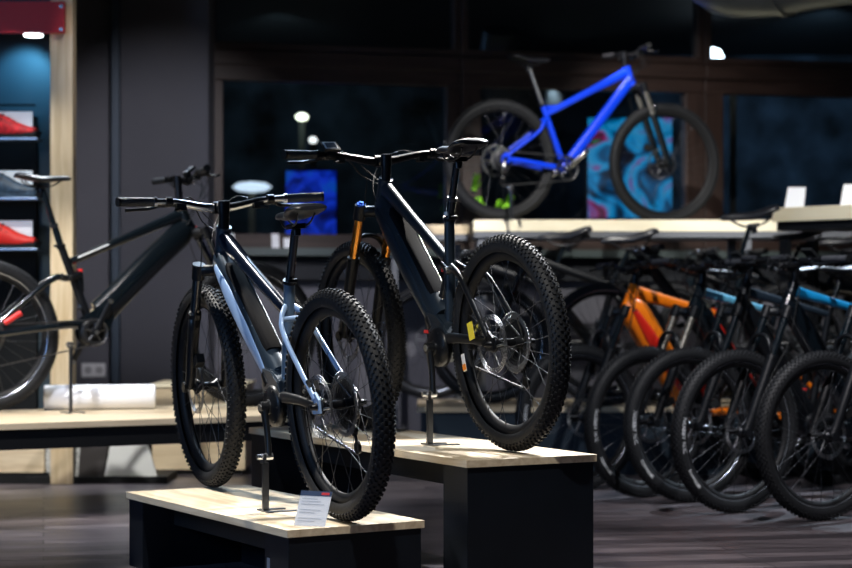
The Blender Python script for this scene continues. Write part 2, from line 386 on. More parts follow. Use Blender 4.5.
def spoke_mesh(rad, w, wid, side, lead):
    """one spoke from the hub flange to the rim, along +z"""
    b = MB(); ro = rad-w*.86-.028; h = wid/2-.018
    a = lead
    b.tube([(.026*sin(a), side*h, .026*cos(a)), (0, side*.004, ro)], .0011, 5)
    b.tube([(0, side*.004, ro), (0, side*.007, ro-.014)], .0022, 6)
    return b.mesh('spoke', dark_steel)
def make_wheel(parent, X, rad, w, rear, fine, machined=True, spokes=28, rotor=.1, many=True, name='wheel', cas=.103):
    wid = .148 if rear else .11
    wl = link('wheel', cached(('rim', rad, w, machined), lambda: rim_mesh(rad, w, machined)), parent, X=X)
    link('tyre', cached(('tyre', rad, w, fine), lambda: tyre_mesh(rad, w, fine)), wl)
    link('hub', cached(('hub', wid), lambda: hub_mesh(wid)), wl)
    if many:
        for i in range(spokes):
            side = 1 if i % 2 else -1; lead = (1 if (i//2) % 2 else -1)*R(82)
            link('spoke', cached(('sp', rad, w, wid, side, lead), lambda: spoke_mesh(rad, w, wid, side, lead)), wl, X=M.Rotation(2*pi*i/spokes, 4, 'Y'))
    else:
        def f():
            b = MB(); ro = rad-w*.86-.028
            for i in range(spokes):
                side = 1 if i % 2 else -1; a = 2*pi*i/spokes; l = a+(1 if (i//2) % 2 else -1)*R(82)
                b.tube([(.026*sin(l), side*(wid/2-.018), .026*cos(l)), (ro*sin(a), side*.004, ro*cos(a))], .0011, 5)
            return b.mesh('spokes', dark_steel)
        link('spokes', cached(('sps', rad, w, wid), f), wl)
    if rotor:
        link('brake_rotor', cached(('rot', rotor), lambda: rotor_mesh(rotor)), wl, X=M.Translation((0, wid/2-.012, 0)))
    if rear: link('cassette', cached(('cas', cas), lambda: cassette_mesh(cas)), wl, X=M.Translation((0, -wid/2+.052, 0)))
    return wl

def text_on_tyre(wl, rad, w, txt, th0, size, m, seg=None):
    """sidewall lettering on the left side of the tyre, running counter-clockwise"""
    def f():
        cu = bpy.data.curves.new('lettering', 'FONT'); cu.body = txt; cu.size = size; cu.resolution_u = 2
        ob = bpy.data.objects.new('tmp', cu); COL.objects.link(ob)
        bpy.context.view_layer.update()
        dg = bpy.context.evaluated_depsgraph_get(); me = bpy.data.meshes.new_from_object(ob.evaluated_get(dg))
        bpy.data.objects.remove(ob)
        rc = rad-w/2-.004; h = w/2; rb = rc+.006
        for v in me.vertices:
            tx, ty = v.co.x, v.co.y
            th = R(th0)-tx/rb; r = rb-ty; y = math.sqrt(max(h*h-(r-rc)**2, 1e-8))+.0009
            v.co = (-r*sin(th), y, r*cos(th))
        me.materials.clear(); me.materials.append(m); me.update(); return me
    return link('tyre_lettering', cached(('txt', txt, rad, w, th0, size, m.name), f), wl)

def make_fork(parent, X, ax, d, a2c, stan, wR, crown_mat, low_mat, acc=None, cap=None):
    """ax: axle point (x,z); d: unit vector up the steering axis (x,z)"""
    perp = (d[1], -d[0])   # forward
    def at(t, off=0, y=0): return V((ax[0]+d[0]*t-perp[0]*off, y, ax[1]+d[1]*t-perp[1]*off))
    b = MB(); ly = .068
    for s in (1, -1):
        b.tube([at(.0, 0, s*ly), at(.05, .004, s*ly), at(.14, 0, s*ly), at(.3, 0, s*ly), at(a2c*.62, 0, s*ly)], [(.016, .02), (.018, .022), .0215, .0225, .0225], 14, smooth_pts=2)
        b.disc(.02, s*(ly+.012), s*(ly+.024), 14, 0, c=(ax[0], 0, ax[1]))
        b.tube([at(a2c*.62-.012, 0, s*ly), at(a2c*.62+.006, 0, s*ly)], .0245, 14, 1 if acc else 0)
    arch = [at(a2c*.60, 0, ly), at(a2c*.70, -.03, ly*.95), at(a2c*.755, -.04, ly*.55), at(a2c*.77, -.043, 0), at(a2c*.755, -.04, -ly*.55), at(a2c*.70, -.03, -ly*.95), at(a2c*.60, 0, -ly)]
    b.tube(arch, (.009, .014), 8, smooth_pts=3, hint=(0, 0, 1))
    low = b.build('fork', [low_mat, acc or low_mat], parent, X=X)
    for s in (1, -1): b = MB(); b.tube([at(a2c*.60, 0, s*ly), at(a2c-.02, 0, s*ly)], .0178, 14); b.build('stanchion', stan, low)
    b = MB()
    for s in (1, -1):
        b.tube([at(a2c-.035, 0, s*ly), at(a2c+.022, 0, s*ly)], .0235, 14)
        if cap and s == 1: b.disc(.0001, 0, 0, 3)
    b.tube([at(a2c-.005, 0, ly), at(a2c+.008, .03, ly*.5), at(a2c+.012, .044, 0), at(a2c+.008, .03, -ly*.5), at(a2c-.005, 0, -ly)], (.022, .017), 10, smooth_pts=3, hint=(d[0], 0, d[1]))
    b.tube([at(a2c, .044, 0), at(a2c+.03, .044, 0)], .026, 14)
    b.build('fork_crown', crown_mat, low)
    if cap:
        b = MB(); b.tube([at(a2c+.022, 0, ly), at(a2c+.030, 0, ly)], .0175, 12); b.tube([at(a2c+.030, 0, ly), at(a2c+.036, 0, ly)], .009, 8)
        b.build('fork_cap', cap, low)
    # brake caliper on left leg
    b = MB(); p = at(.13, -.0, ly+.0); b.box(p+V((-.045, -.012, -.02)), (.05, .03, .035), rot=M.Rotation(R(25), 3, 'Y')); b.tube([p, p+V((-.03, -.01, -.04))], .008, 8)
    b.tube([p+V((-.03, .005, .0)), at(.3, .03, ly+.01), at(a2c*.8, .06, ly+.01), at(a2c+.15, .02, .07)], .0025, 6, smooth_pts=5)
    b.build('brake_caliper', black_matt, low)
    return low

def make_cockpit(parent, X, c, top, bar_mat, width=.76, rise=.025, display=True, grip_col=None, bar_hi=None):
    """c: clamp centre (x,z); top: top of the head tube (x,z)"""
    cx, cz = c; h = width/2
    b = MB()
    b.tube([(top[0], 0, top[1]-.005), (top[0]-.012*1, 0, cz+.005)], .0185, 14)
    b.tube([(top[0]-.008, 0, cz-.022), (top[0]-.012, 0, cz+.022)], .021, 14)
    b.tube([(top[0]-.01, 0, cz), (cx-.01, 0, cz)], [(.017, .018), (.02, .018)], 12, expo=.8)
    b.tube([(cx, -.024, cz), (cx, .024, cz)], .0225, 14, hint=(1, 0, 0))
    for s in (1, -1):
        for q in (1, -1): b.disc(.0035, cx+.018, cx+.024, 8, 1, c=(0, s*.016, cz+q*.014), axis='x')
    b.build('stem', [black_alu, steel], parent, X=X)
    b = MB()
    pts = []
    for y in (-h, -h*.75, -h*.45, -.11, -.04, .04, .11, h*.45, h*.75, h):
        a = abs(y)/h
        pts.append((cx-.055*max(0, a-.15)**1.3, y, cz+rise*min(1, max(0, (abs(y)-.05)/.12))+.006*a))
    b.tube(pts, [.0112]*3+[.0135, .0155, .0155, .0135]+[.0112]*3, 12, smooth_pts=3, hint=(1, 0, 0))
    bar = b.build('handlebar', bar_hi or bar_mat, parent, X=X)
    def on(y):
        a = abs(y)/h; return V((cx-.055*max(0, a-.15)**1.3, y, cz+rise+.006*a))
    for s in (1, -1):
        g = MB(); g.tube([on(s*(h-.135)), on(s*(h-.07)), on(s*h)], [.0158, .0168, .0165], 14, hint=(1, 0, 0))
        g.tube([on(s*(h-.142)), on(s*(h-.13))], .018, 14, 1, hint=(1, 0, 0)); g.tube([on(s*(h-.004)), on(s*(h+.004))], .0175, 14, 2, hint=(1, 0, 0))
        g.build('grip', [grip_mat, alu if bar_hi else black_alu, black_matt], bar)
        l = MB(); p = on(s*(h-.19))
        l.tube([p, p+V((.02, 0, -.004))], .0165, 10); l.tube([p-V((0, s*.012, 0)), p+V((0, s*.012, 0))], .0175, 12, hint=(1, 0, 0))
        l.tube([p+V((.03, -s*.045, -.004)), p+V((.032, s*.035, -.006))], [(.011, .012), (.012, .014)], 10, hint=(1, 0, 0))
        l.tube([p+V((.034, s*.03, -.012)), p+V((.062, s*.06, -.02)), p+V((.06, s*.1, -.022)), p+V((.052, s*.145, -.024))], [(.008, .006), (.007, .005), (.006, .005), (.007, .006)], 8, 0, smooth_pts=3, hint=(0, 0, 1))
        l.disc(.004, -.001, .003, 8, 1, c=tuple(p+V((.045, s*.03, -.0))), axis='z')
        l.build('brake_lever', [black_satin, steel], bar)
        k = MB(); q = on(s*(h-.235)); k.box(q+V((.0, 0, -.02)), (.03, .035, .022)); k.tube([q+V((-.01, 0, -.022)), q+V((-.028, s*.03, -.03))], .005, 6)
        k.build('shifter', black_matt, bar)
        # cables
        for j in range(2):
            cb = MB(); st = p+V((.03, -s*.045, -.004)) if j == 0 else q+V((.015, -s*.01, -.02))
            cb.tube([st, st+V((.05, -s*.06, .02-.02*j)), V((cx+.085+.015*j, -s*.0+s*.03, cz-.02-.03*j)), V((top[0]+.055, -s*.03, top[1]-.04)), V((top[0]+.012, -s*.028, top[1]-.11))], .0024, 6, smooth_pts=6)
            cb.build('cable', black_satin, bar)
    if display:
        dd = MB(); p = on(h-.2) if display == 1 else on(.0)
        q_ = M.Rotation(R(-38), 3, 'Y'); k_ = p+V((.005, 0, .03)); dd.box(k_, (.055, .065, .014), 0, rot=q_); dd.box(k_+q_ @ V((0, 0, .0075)), (.042, .052, .003), 1, rot=q_); dd.box(k_+q_ @ V((0, 0, .0085)), (.032, .042, .003), 2, rot=q_)
        dd.tube([p-V((0, .012, 0)), p+V((0, .012, 0))], .018, 12, hint=(1, 0, 0))
        dd.build('display', [black_matt, white_st, mat('lcd', (.12, .14, .17), .1)], bar)
    return bar

def saddle_mesh():
    b = MB(); n = 14; secs = []
    # x from rear (-.14) to nose (.14)
    prof = [(-.135, .040, .010, .012), (-.128, .062, .018, .018), (-.10, .072, .024, .016), (-.06, .064, .026, .008), (-.01, .040, .026, .0), (.04, .025, .024, .002), (.09, .019, .022, .005), (.125, .016, .018, .005), (.138, .009, .010, .002)]
    vs = []
    for x, wdt, hh, z in prof:
        for j in range(n):
            a = 2*pi*j/n; cy_, sz = cos(a), sin(a)
            y = wdt*math.copysign(abs(cy_)**.8, cy_)
            zz = z+(sz*hh*.45 if sz > 0 else sz*hh*.8)-(abs(cy_)**3)*hh*.35
            vs.append((x, y, zz))
    fs = [(i*n+j, i*n+(j+1) % n, (i+1)*n+(j+1) % n, (i+1)*n+j) for i in range(len(prof)-1) for j in range(n)]
    b.add(vs, fs, 0, True); b.add(vs[:n], [tuple(range(n-1, -1, -1))]); b.add(vs[-n:], [tuple(range(n))])
    for s in (1, -1):
        b.tube([(-.10, s*.03, -.005), (-.06, s*.024, -.036), (.03, s*.022, -.04), (.09, s*.012, -.01)], .0035, 6, 1, smooth_pts=4)
    b.box((-.01, 0, -.04), (.05, .05, .016), 1); b.tube([(-.01, 0, -.035), (-.01, 0, -.07)], .0145, 10, 1)
    return b.mesh('saddle', [mat('saddle_cover', (.012, .013, .017), .36), black_alu])

def crank_mesh(L):
    b = MB()
    b.tube([(0, 0, 0), (0, .0, -L*.5), (0, .008, -L)], [(.011, .019), (.009, .0145), (.0095, .014)], 12, smooth_pts=4, expo=.8)
    b.disc(.02, -.014, .012, 20, 0); b.disc(.012, .012, .016, 12, 1)
    b.disc(.012, -.004, .02, 12, 1, c=(0, 0, -L))
    return b.mesh('crank_arm', [black_satin, steel])
def ring_mesh(r, spider):
    b = MB(); n = int(r*2*pi/.0125); poly = []
    for j in range(n*2):
        a = 2*pi*j/(n*2); q = r+(.0025 if j % 2 else -.003); poly.append((q, a))
    vs = []; fs = []
    for y in (-.0015, .0015):
        for q, a in poly: vs.append((q*sin(a), y, q*cos(a)))
        for q, a in poly: vs.append(((r-.016)*sin(a), y, (r-.016)*cos(a)))
    k = n*2
    for j in range(k):
        j2 = (j+1) % k
        fs += [(j, j2, k+j2, k+j), (2*k+j, 3*k+j, 3*k+j2, 2*k+j2), (j, 2*k+j, 2*k+j2, j2), (k+j, k+j2, 3*k+j2, 3*k+j)]
    b.add(vs, fs)
    for i in range(5):
        a = 2*pi*i/5; b.tube([(.01*sin(a), 0, .01*cos(a)), ((r-.012)*sin(a), 0, (r-.012)*cos(a))], (.003, .007), 6)
    return b.mesh('chainring', dark_steel)

def bike(loc, head, lean, p):
    """origin at rear tyre contact, x forward, y left, z up"""
    g = p.get
    name = g('name', 'mountain_bike')
    root = empty(name, loc, (-R(lean), 0, R(head)))
    tag(root, p['label'], 'bicycle', g('group'))
    Rr, Rf, wb, w = g('Rr', .37), g('Rf', .375), g('wb', 1.2), g('w', .062)
    fine, many = g('fine', False), g('many', True)
    ang = R(g('angle', 66)); d = (-cos(ang), sin(ang)); perp = (d[1], -d[0]); a2c = g('a2c', .53); ht = g('ht', .115)
    off = .044
    st0 = (wb-perp[0]*off, Rf-perp[1]*off)
    def ax(t): return (st0[0]+d[0]*t, st0[1]+d[1]*t)
    hb, htop = ax(a2c+.03), ax(a2c+.03+ht)
    steer = g('steer', 0)
    dv = V((d[0], 0, d[1]))
    X = M.Translation((st0[0], 0, st0[1])) @ M.Rotation(R(steer), 4, dv) @ M.Translation((-st0[0], 0, -st0[1]))
    BB = g('bb', (.45, .345)); bx, bz = BB
    stt = g('st_top', (bx-.12, .74)); 
    fm = p['frame']           # list of materials: main, accent(side panel), stays, top tube, seat tube
    Mx = lambda k: fm[k] if k < len(fm) else fm[0]
    mats = [Mx(0), Mx(1), Mx(2), Mx(3), Mx(4)]
    eb, fs = g('ebike', True), g('fs', True)
    mid = lambda a, c, t: (a[0]+(c[0]-a[0])*t, a[1]+(c[1]-a[1])*t)
    P = lambda q, y=0: (q[0], y, q[1])
    b = MB()
    # head tube
    b.tube([P(hb), P(mid(hb, htop, .5)), P(htop)], [.030, .0265, .028], 16)
    b.tube([P(ax(a2c+.022)), P(hb)], .029, 16, 0)
    # down tube
    dt0 = mid(hb, htop, .25); motor_top = (bx+.045, bz+.09) if eb else (bx, bz)
    dk = g('dt', (.037, .05) if eb else (.027, .032))
    dpts = [P(dt0), P((dt0[0]-.04, dt0[1]-.05)), P(mid(dt0, motor_top, .4)), P(mid(dt0, motor_top, .8)), P(motor_top)]
    b.tube(dpts, [(.03, .036), (dk[0]*.95, dk[1]), dk, dk, (dk[0]*1.05, dk[1]*1.1)], 18, 0, smooth_pts=3, expo=1 if g('round') else .75)
    if g('panel'):   # coloured flank of the down tube
        for s in (1, -1):
            q = [V(P(mid(dt0, motor_top, t))) for t in (.06, .3, .6, .95)]
            nrm = V((motor_top[1]-dt0[1], 0, -(motor_top[0]-dt0[0]))).normalized()
            if nrm.z > 0: nrm = -nrm
            b.tube([k+nrm*.016+V((0, s*(dk[0]-.009), 0)) for k in q], [(.010, .016), (.0155, .036), (.0155, .036), (.012, .022)], 10, 1, smooth_pts=3, expo=.8)
    # top tube and seat tube
    tt_end = g('tt_end', mid(stt, BB, .1))
    tt0 = mid(hb, htop, .72)
    tk = g('tt', (.019, .023))
    tm = mid(tt0, tt_end, .45); drop = g('tt_drop', .0)
    b.tube([P(tt0), P((tm[0], tm[1]-drop)), P(tt_end)], [(tk[0]*1.2, tk[1]*1.4), tk, (tk[0]*.85, tk[1]*.8)], 14, 3, smooth_pts=5, expo=.85)
    sb = g('st_bot', (bx-.01, bz+.05))
    b.tube([P(sb), P(stt)], [.021, .0185], 14, 4)
    if g('brace'): b.tube([P(mid(stt, sb, .04)), P(mid(tt0, tt_end, .8))], .011, 10, 3)
    dr = (0.0, Rr); cy_ = .068
    stay_m = 2
    if eb:
        # motor bay
        pts = [(bx-.07, bz+.035), (bx-.035, bz+.085), (bx+.02, bz+.12), (bx+.09, bz+.13), (bx+.105, bz+.075), (bx+.075, bz-.02), (bx+.03, bz-.06), (bx-.03, bz-.055), (bx-.068, bz-.02)]
        b.prism(pts, -.038, .038, 0)
        b.prism([(x*.95+bx*.05, z*.95+bz*.05) for x, z in pts], -.046, .046, 0)
    else:
        b.tube([(bx, -.04, bz), (bx, .04, bz)], .024, 16, hint=(1, 0, 0))
    def stays(bb_):
        zc = bz+.03 if eb else bz+.005
        for s in (1, -1):
            bb_.tube([(bx-.045, s*.034, zc), (bx-.12, s*.052, zc+.005), (bx-.28, s*.066, (zc+Rr)/2+.008), (dr[0]+.02, s*.07, Rr+.002)], [(.011, .02), (.011, .019), (.0095, .015), (.007, .014)], 10, (g('cs_m', stay_m) if stay_m else 0), smooth_pts=4, expo=.85)
            bb_.prism([(-.022, Rr-.02), (.03, Rr-.025), (.045, Rr+.012), (.012, Rr+.045), (-.018, Rr+.022)], s*.068-.004, s*.068+.004, stay_m)
            y1 = g('ss_top', mid(stt, sb, .22))
            if fs:
                rk = g('rocker', (bx-.055, bz+.31))
                bb_.tube([(rk[0]-.02, s*.04, rk[1]), (rk[0]-.12, s*.055, rk[1]-.05), (dr[0]+.02, s*.07, Rr+.02)], [(.009, .014), (.008, .0135), (.0065, .011)], 10, stay_m, smooth_pts=4)
            else:
                bb_.tube([(y1[0]-.0, s*.012, y1[1]), (y1[0]-.04, s*.045, y1[1]-.035), (y1[0]-.09, s*.058, y1[1]-.1), (dr[0]+.015, s*.07, Rr+.02)], [(.010, .014), (.0085, .012), (.008, .011), (.006, .01)], 10, stay_m, smooth_pts=5)
                if s == 1: bb_.tube([(y1[0]-.045, .045, y1[1]-.04), (y1[0]-.045, -.045, y1[1]-.04)], .009, 8, stay_m, hint=(1, 0, 0))
    if not fs: stays(b)
    if g('decal'):
        for k, (t0, t1, mm) in enumerate(g('decal')):
            q0, q1 = V(P(mid(tt0, tt_end, t0))), V(P(mid(tt0, tt_end, t1)))
            for s in (1, -1):
                b.tube([q0+V((0, s*tk[0]*.72, .006)), q1+V((0, s*tk[0]*.72, .006))], (.006, .005), 6, 5)
    mats.append(g('decal_mat', white_st))
    fr = b.build('frame', mats, root)
    if g('letters'):   # maker's lettering along the down tube
        cu = bpy.data.curves.new('l', 'FONT'); cu.body = g('letters')[0]; cu.size = g('letters')[1]; cu.extrude = .0005; cu.resolution_u = 2; cu.space_character = 1.15
        ob = bpy.data.objects.new('tmp', cu); COL.objects.link(ob); bpy.context.view_layer.update()
        me = bpy.data.meshes.new_from_object(ob.evaluated_get(bpy.context.evaluated_depsgraph_get())); bpy.data.objects.remove(ob)
        side = g('letters')[2]; t0 = g('letters')[3]
        q = V(P(mid(motor_top, dt0, t0))); u = (V(P(dt0))-V(P(motor_top))).normalized()
        if side > 0: u = -u; q = V(P(mid(dt0, motor_top, t0)))
        nn = V((0, side, 0)); upv = nn.cross(u)
        for v in me.vertices:
            c_ = v.co.copy(); v.co = q+u*c_.x+upv*(c_.y-g('letters')[1]*.35)+nn*(dk[0]+g('letters')[5]+c_.z)
        me.materials.clear(); me.materials.append(g('letters')[4]); link('frame_lettering', me, fr)
    if eb:
        # battery
        b = MB(); nrm = V((dt0[1]-motor_top[1], 0, -(dt0[0]-motor_top[0]))).normalized()
        if nrm.z < 0: nrm = -nrm
        bt = g('batt', (.14, .86)); o_ = g('batt_off', .024)
        q = [V(P(mid(dt0, motor_top, t)))+nrm*o_ for t in (bt[0], bt[0]+.05, bt[1]-.04, bt[1])]
        b.tube(q, [(.022, .016), (dk[0]*.78, .030), (dk[0]*.80, .032), (dk[0]*.75, .028)], 14, 0, expo=.8 if g('round') else .4)
        for t in (.3, .5, .7):
            k = V(P(mid(dt0, motor_top, bt[0]+(bt[1]-bt[0])*t)))+nrm*o_
            if g('bolts'): b.disc(.006, dk[0]*.8-.002, dk[0]*.8+.002, 10, 1, c=tuple(k))
        b.build('battery', [g('batt_mat', battery_black), steel, black_alu], root)
        if g('trim'):
            b = MB()
            b.tube([V(P(mid(dt0, motor_top, t)))+nrm*(o_+.027)+V((0, -dk[0]*.72, 0)) for t in (bt[0]+.02, bt[1])], .0032, 6)
            b.build('battery_trim', g('trim'), root)
        b = MB()
        for s in (1, -1):
            b.lathe([(.0001, s*.066), (.03, s*.066), (.062, s*.060), (.07, s*.052), (.072, s*.03), (.0001, s*.03)], 32, 0, c=(bx, 0, bz), closed=False)
            b.tube([(bx+.06, s*.047, bz+.07), (bx+.085, s*.047, bz+.105)], (.004, .015), 8)
        b.disc(.025, -.072, .072, 20, 1, c=(bx, 0, bz))
        for k in range(6):
            a = 2*pi*k/6; b.disc(.0035, .058, .064, 8, 1, c=(bx+.06*cos(a), 0, bz+.06*sin(a)))
        if g('motor_red'): b.box((bx+.09, .048, bz+.055), (.028, .004, .012), 2)
        b.build('motor', [black_satin, dark_steel, red_acc], root)
    if fs:
        b = MB(); stay_m = 0; stays(b)
        b.tube([(bx-.1, .045, bz+.035), (bx-.1, -.045, bz+.035)], .012, 8, hint=(1, 0, 0))
        if g('stay_patch'):
            for s in (1, -1): rk = g('rocker', (bx-.055, bz+.31)); q0 = V((.05, s*.0785, Rr+.03)); b.tube([(.09, s*.072, Rr+.06), (.17, s*.069, Rr+.11)], (.008, .0135), 8, 1)
        sw = b.build('swingarm', [Mx(2), red_acc], root)
        rk = g('rocker', (bx-.055, bz+.31))
        b = MB()
        for s in (1, -1): b.tube([(rk[0]-.035, s*.042, rk[1]-.005), (rk[0]+.02, s*.036, rk[1]-.012), (rk[0]+.075, s*.03, rk[1]+.012)], [(.006, .013), (.006, .016), (.006, .012)], 8, 0, smooth_pts=3); b.disc(.011, s*.044, s*.05, 12, 1, c=(rk[0]+.015, 0, rk[1]-.01)); b.disc(.009, s*.046, s*.052, 12, 1, c=(rk[0]-.03, 0, rk[1]-.005))
        b.build('rocker_link', [black_alu, alu], root)
        sh0, sh1 = g('shock', ((bx+.02, bz+.32), (bx+.03, bz+.13)))
        b = MB(); m_ = V(P(mid(sh0, sh1, .55)))
        b.tube([P(sh0), m_], .0175, 14, 0); b.tube([m_, P(mid(sh0, sh1, .98))], .010, 12, 1); b.tube([V(P(mid(sh0, sh1, .5))), V(P(mid(sh0, sh1, .56)))], .0195, 12, 0)
        b.tube([V(P(mid(sh0, sh1, .70))), V(P(mid(sh0, sh1, .74)))], .013, 12, 2)
        b.tube([V(P(sh0))-V((0, .03, 0)), V(P(sh0))+V((0, .03, 0))], .008, 10, 2, hint=(1, 0, 0)); b.tube([V(P(sh1))-V((0, .03, 0)), V(P(sh1))+V((0, .03, 0))], .008, 10, 0, hint=(1, 0, 0))
        b.build('rear_shock', [black_satin, alu, red_acc], root)
    # seatpost, saddle
    sad = g('saddle', (bx-.2, 1.0)); k = ((stt[0]-sb[0])/(stt[1]-sb[1]))
    ptop = (sad[0]+.0, sad[1]-.055)
    b = MB(); q1 = mid(stt, ptop, g('post_split', .4))
    b.tube([P(mid(stt, ptop, -.1)), P(q1)], .0165 if g('dropper', True) else .0145, 14, 0); b.tube([P(q1), P(ptop)], .0135, 14, 0)
    if g('dropper', True): b.tube([P(mid(stt, ptop, g('post_split', .4)-.06)), P(q1)], .0185, 14, 1)
    if g('post_mark'): q = V(P(mid(stt, ptop, .1))); b.box(q+V((0, .0165, 0)), (.018, .004, .014), 2)
    sp = b.build('seatpost', [g('post_mat', black_gloss), dark_steel, white_st], root)
    b = MB(); b.tube([P(mid(stt, ptop, -.02)), P(mid(stt, ptop, .035))], .0225, 14); b.tube([V(P(stt))+V((-.028, -.014, .004)), V(P(stt))+V((-.028, .014, .004))], .007, 8, hint=(1, 0, 0)); b.build('seat_clamp', black_alu, sp)
    link('saddle', cached('saddle', saddle_mesh), root, X=M.Translation((sad[0], 0, sad[1])) @ M.Rotation(R(g('sad_tilt', 0)), 4, 'Y') @ M.Diagonal((g('sad_k', 1)**.5, 1, g('sad_k', 1), 1)))
    # wheels
    wr = make_wheel(root, M.Translation((0, 0, Rr)) @ M.Rotation(.1, 4, 'Y'), Rr, w, True, fine, g('machined', True), 28, .1, many, cas=g('cas', .103))
    wf = make_wheel(root, X @ M.Translation((wb, 0, Rf)) @ M.Rotation(g('froll', 0), 4, 'Y'), Rf, w, False, fine, g('machined', True), 28, g('frotor', .1), many)
    if g('tyre_text'):
        for wl_ in (wf,):
            text_on_tyre(wl_, Rf, w, 'NOBBY NIC', 283, .031, tyre_print); text_on_tyre(wl_, Rf, w, 'SCHWALBE', 242, .021, white_st)
    make_fork(root, X, (wb, Rf), d, a2c, g('stan', black_gloss), Rf, g('crown', black_satin), g('lower', black_satin), g('fork_acc'), g('cap'))
    ctop = (htop[0], htop[1]); cz = g('bar_z', htop[1]+.065)
    make_cockpit(root, X, (htop[0]+.045, cz), ctop, black_alu, g('bar_w', .76), g('rise', .022), g('display', 1), bar_hi=g('bar_hi'))
    # cranks: 'crank' angle of the left arm from straight down (forward positive)
    ca = R(g('crank', 8)); cl = g('crank_len', .165)
    yo = .085 if eb else .07
    cm = cached(('cr', cl), lambda: crank_mesh(cl))
    c1 = link('crank_arm', cm, root, X=M.Translation((bx, yo, bz)) @ M.Rotation(-ca, 4, 'Y'))
    c2 = link('crank_arm', cm, root, X=M.Translation((bx, -yo, bz)) @ M.Rotation(pi-ca, 4, 'Y') @ M.Rotation(pi, 4, 'Z'))
    if g('crank_mat'):
        for c_ in (c1, c2): c_.data = c_.data.copy(); c_.data.materials[0] = g('crank_mat')
    rr_ = g('ring_r', .07)
    link('chainring', cached(('ring', rr_), lambda: ring_mesh(rr_, 0)), root, X=M.Translation((bx, -.058 if not eb else -.075, bz)))
    # chain + derailleur
    b = MB(); cyy = -.055; cr = .05; jl = (-.01, Rr-.14); ju = (.02, Rr-.085)
    def run(p0, p1, y0, y1):
        L = math.hypot(p1[0]-p0[0], p1[1]-p0[1]); n = max(2, int(L/.0127)); a = math.atan2(p1[1]-p0[1], p1[0]-p0[0])
        for i in range(n):
            t = (i+.5)/n; b.box((p0[0]+(p1[0]-p0[0])*t, y0+(y1-y0)*t, p0[1]+(p1[1]-p0[1])*t), (.0125, .007 if i % 2 else .0045, .0085 if i % 2 else .006), rot=M.Rotation(-a, 3, 'Y'))
    yc = -.06 if not eb else -.075
    run((0, Rr+cr), (bx, bz+rr_), cyy, yc); run((jl[0]+.0, jl[1]-.022), (bx, bz-rr_), cyy-.0, yc)
    b.lathe([(cr-.002, cyy-.003), (cr+.004, cyy-.003), (cr+.004, cyy+.003), (cr-.002, cyy+.003)], 24, 0, c=(0, 0, Rr), a0=R(170), a1=R(360))
    b.lathe([(rr_-.002, yc-.003), (rr_+.004, yc-.003), (rr_+.004, yc+.003), (rr_-.002, yc+.003)], 24, 0, c=(bx, 0, bz), a0=0, a1=pi)
    b.build('chain', chain_mat, root)
    b = MB()
    b.tube([(0, -.075, Rr-.015), (-.012, -.082, Rr-.05), (.0, -.075, Rr-.085)], [(.01, .014), (.012, .018), (.01, .014)], 8, 1 if g('bright_mech') else 0, smooth_pts=3)
    b.tube([(ju[0]-.015, -.055, ju[1]), (jl[0], -.055, jl[1])], (.003, .011), 8, 1 if g('bright_mech') else 0)
    b.disc(.021, -.06, -.052, 14, 0, c=(ju[0]-.012, 0, ju[1])); b.disc(.021, -.06, -.052, 14, 0, c=(jl[0], 0, jl[1]))
    b.build('derailleur', [black_alu, alu], root)
    if g('rear_caliper', True):
        b = MB(); b.box((.075, .055, Rr+.055), (.05, .035, .035), rot=M.Rotation(R(30), 3, 'Y')); b.disc(.006, .072, .078, 8, 1, c=(.07, 0, Rr+.06)); b.disc(.006, .072, .078, 8, 1, c=(.085, 0, Rr+.045))
        b.build('brake_caliper', [black_matt, steel], root)
    if g('tag_sticker'):   # warning stickers on the stay
        for (q, dm, mm) in g('tag_sticker'):
            o = MB(); o.box((0, 0, 0), dm); oo = o.build('sticker', mm, root); oo.location = q; oo.rotation_euler.y = R(15)
    return root

def stand(bk, crank_end, z0, label, L=None):
    """pedal stand clipped to the left crank end; crank_end in bike coordinates"""
    bpy.context.view_layer.update()
    p = bk.matrix_world @ V(crank_end)
    h = p.z-z0
    yaw = bk.rotation_euler.z
    r = empty('bicycle_stand', (p.x, p.y, z0), (0, 0, yaw)); tag(r, label, 'bicycle stand', 'pedal stands under the display bikes')
    b = MB(); b.box((0, 0, h/2-.01), (.014, .022, h-.015)); b.build('post', gun, r, .002)
    b = MB(); b.box((.0, 0, .0025), (.10, .022, .005)); b.box((-.03, -.05, .0025), (.02, .10, .005)); b.box((.04, -.04, .0025), (.02, .09, .005)); b.build('foot_plate', gun, r, .001)
    b = MB(); b.tube([(0, -.012, h), (0, .03, h)], .009, 12, hint=(1, 0, 0)); b.box((0, .008, h-.006), (.03, .012, .03)); b.tube([(-.02, .012, h-.004), (.02, .012, h-.004)], .006, 8); b.build('clamp', alu, r)
    return r
gun = mat('gunmetal_stand', (.1, .11, .13), .3, .9)

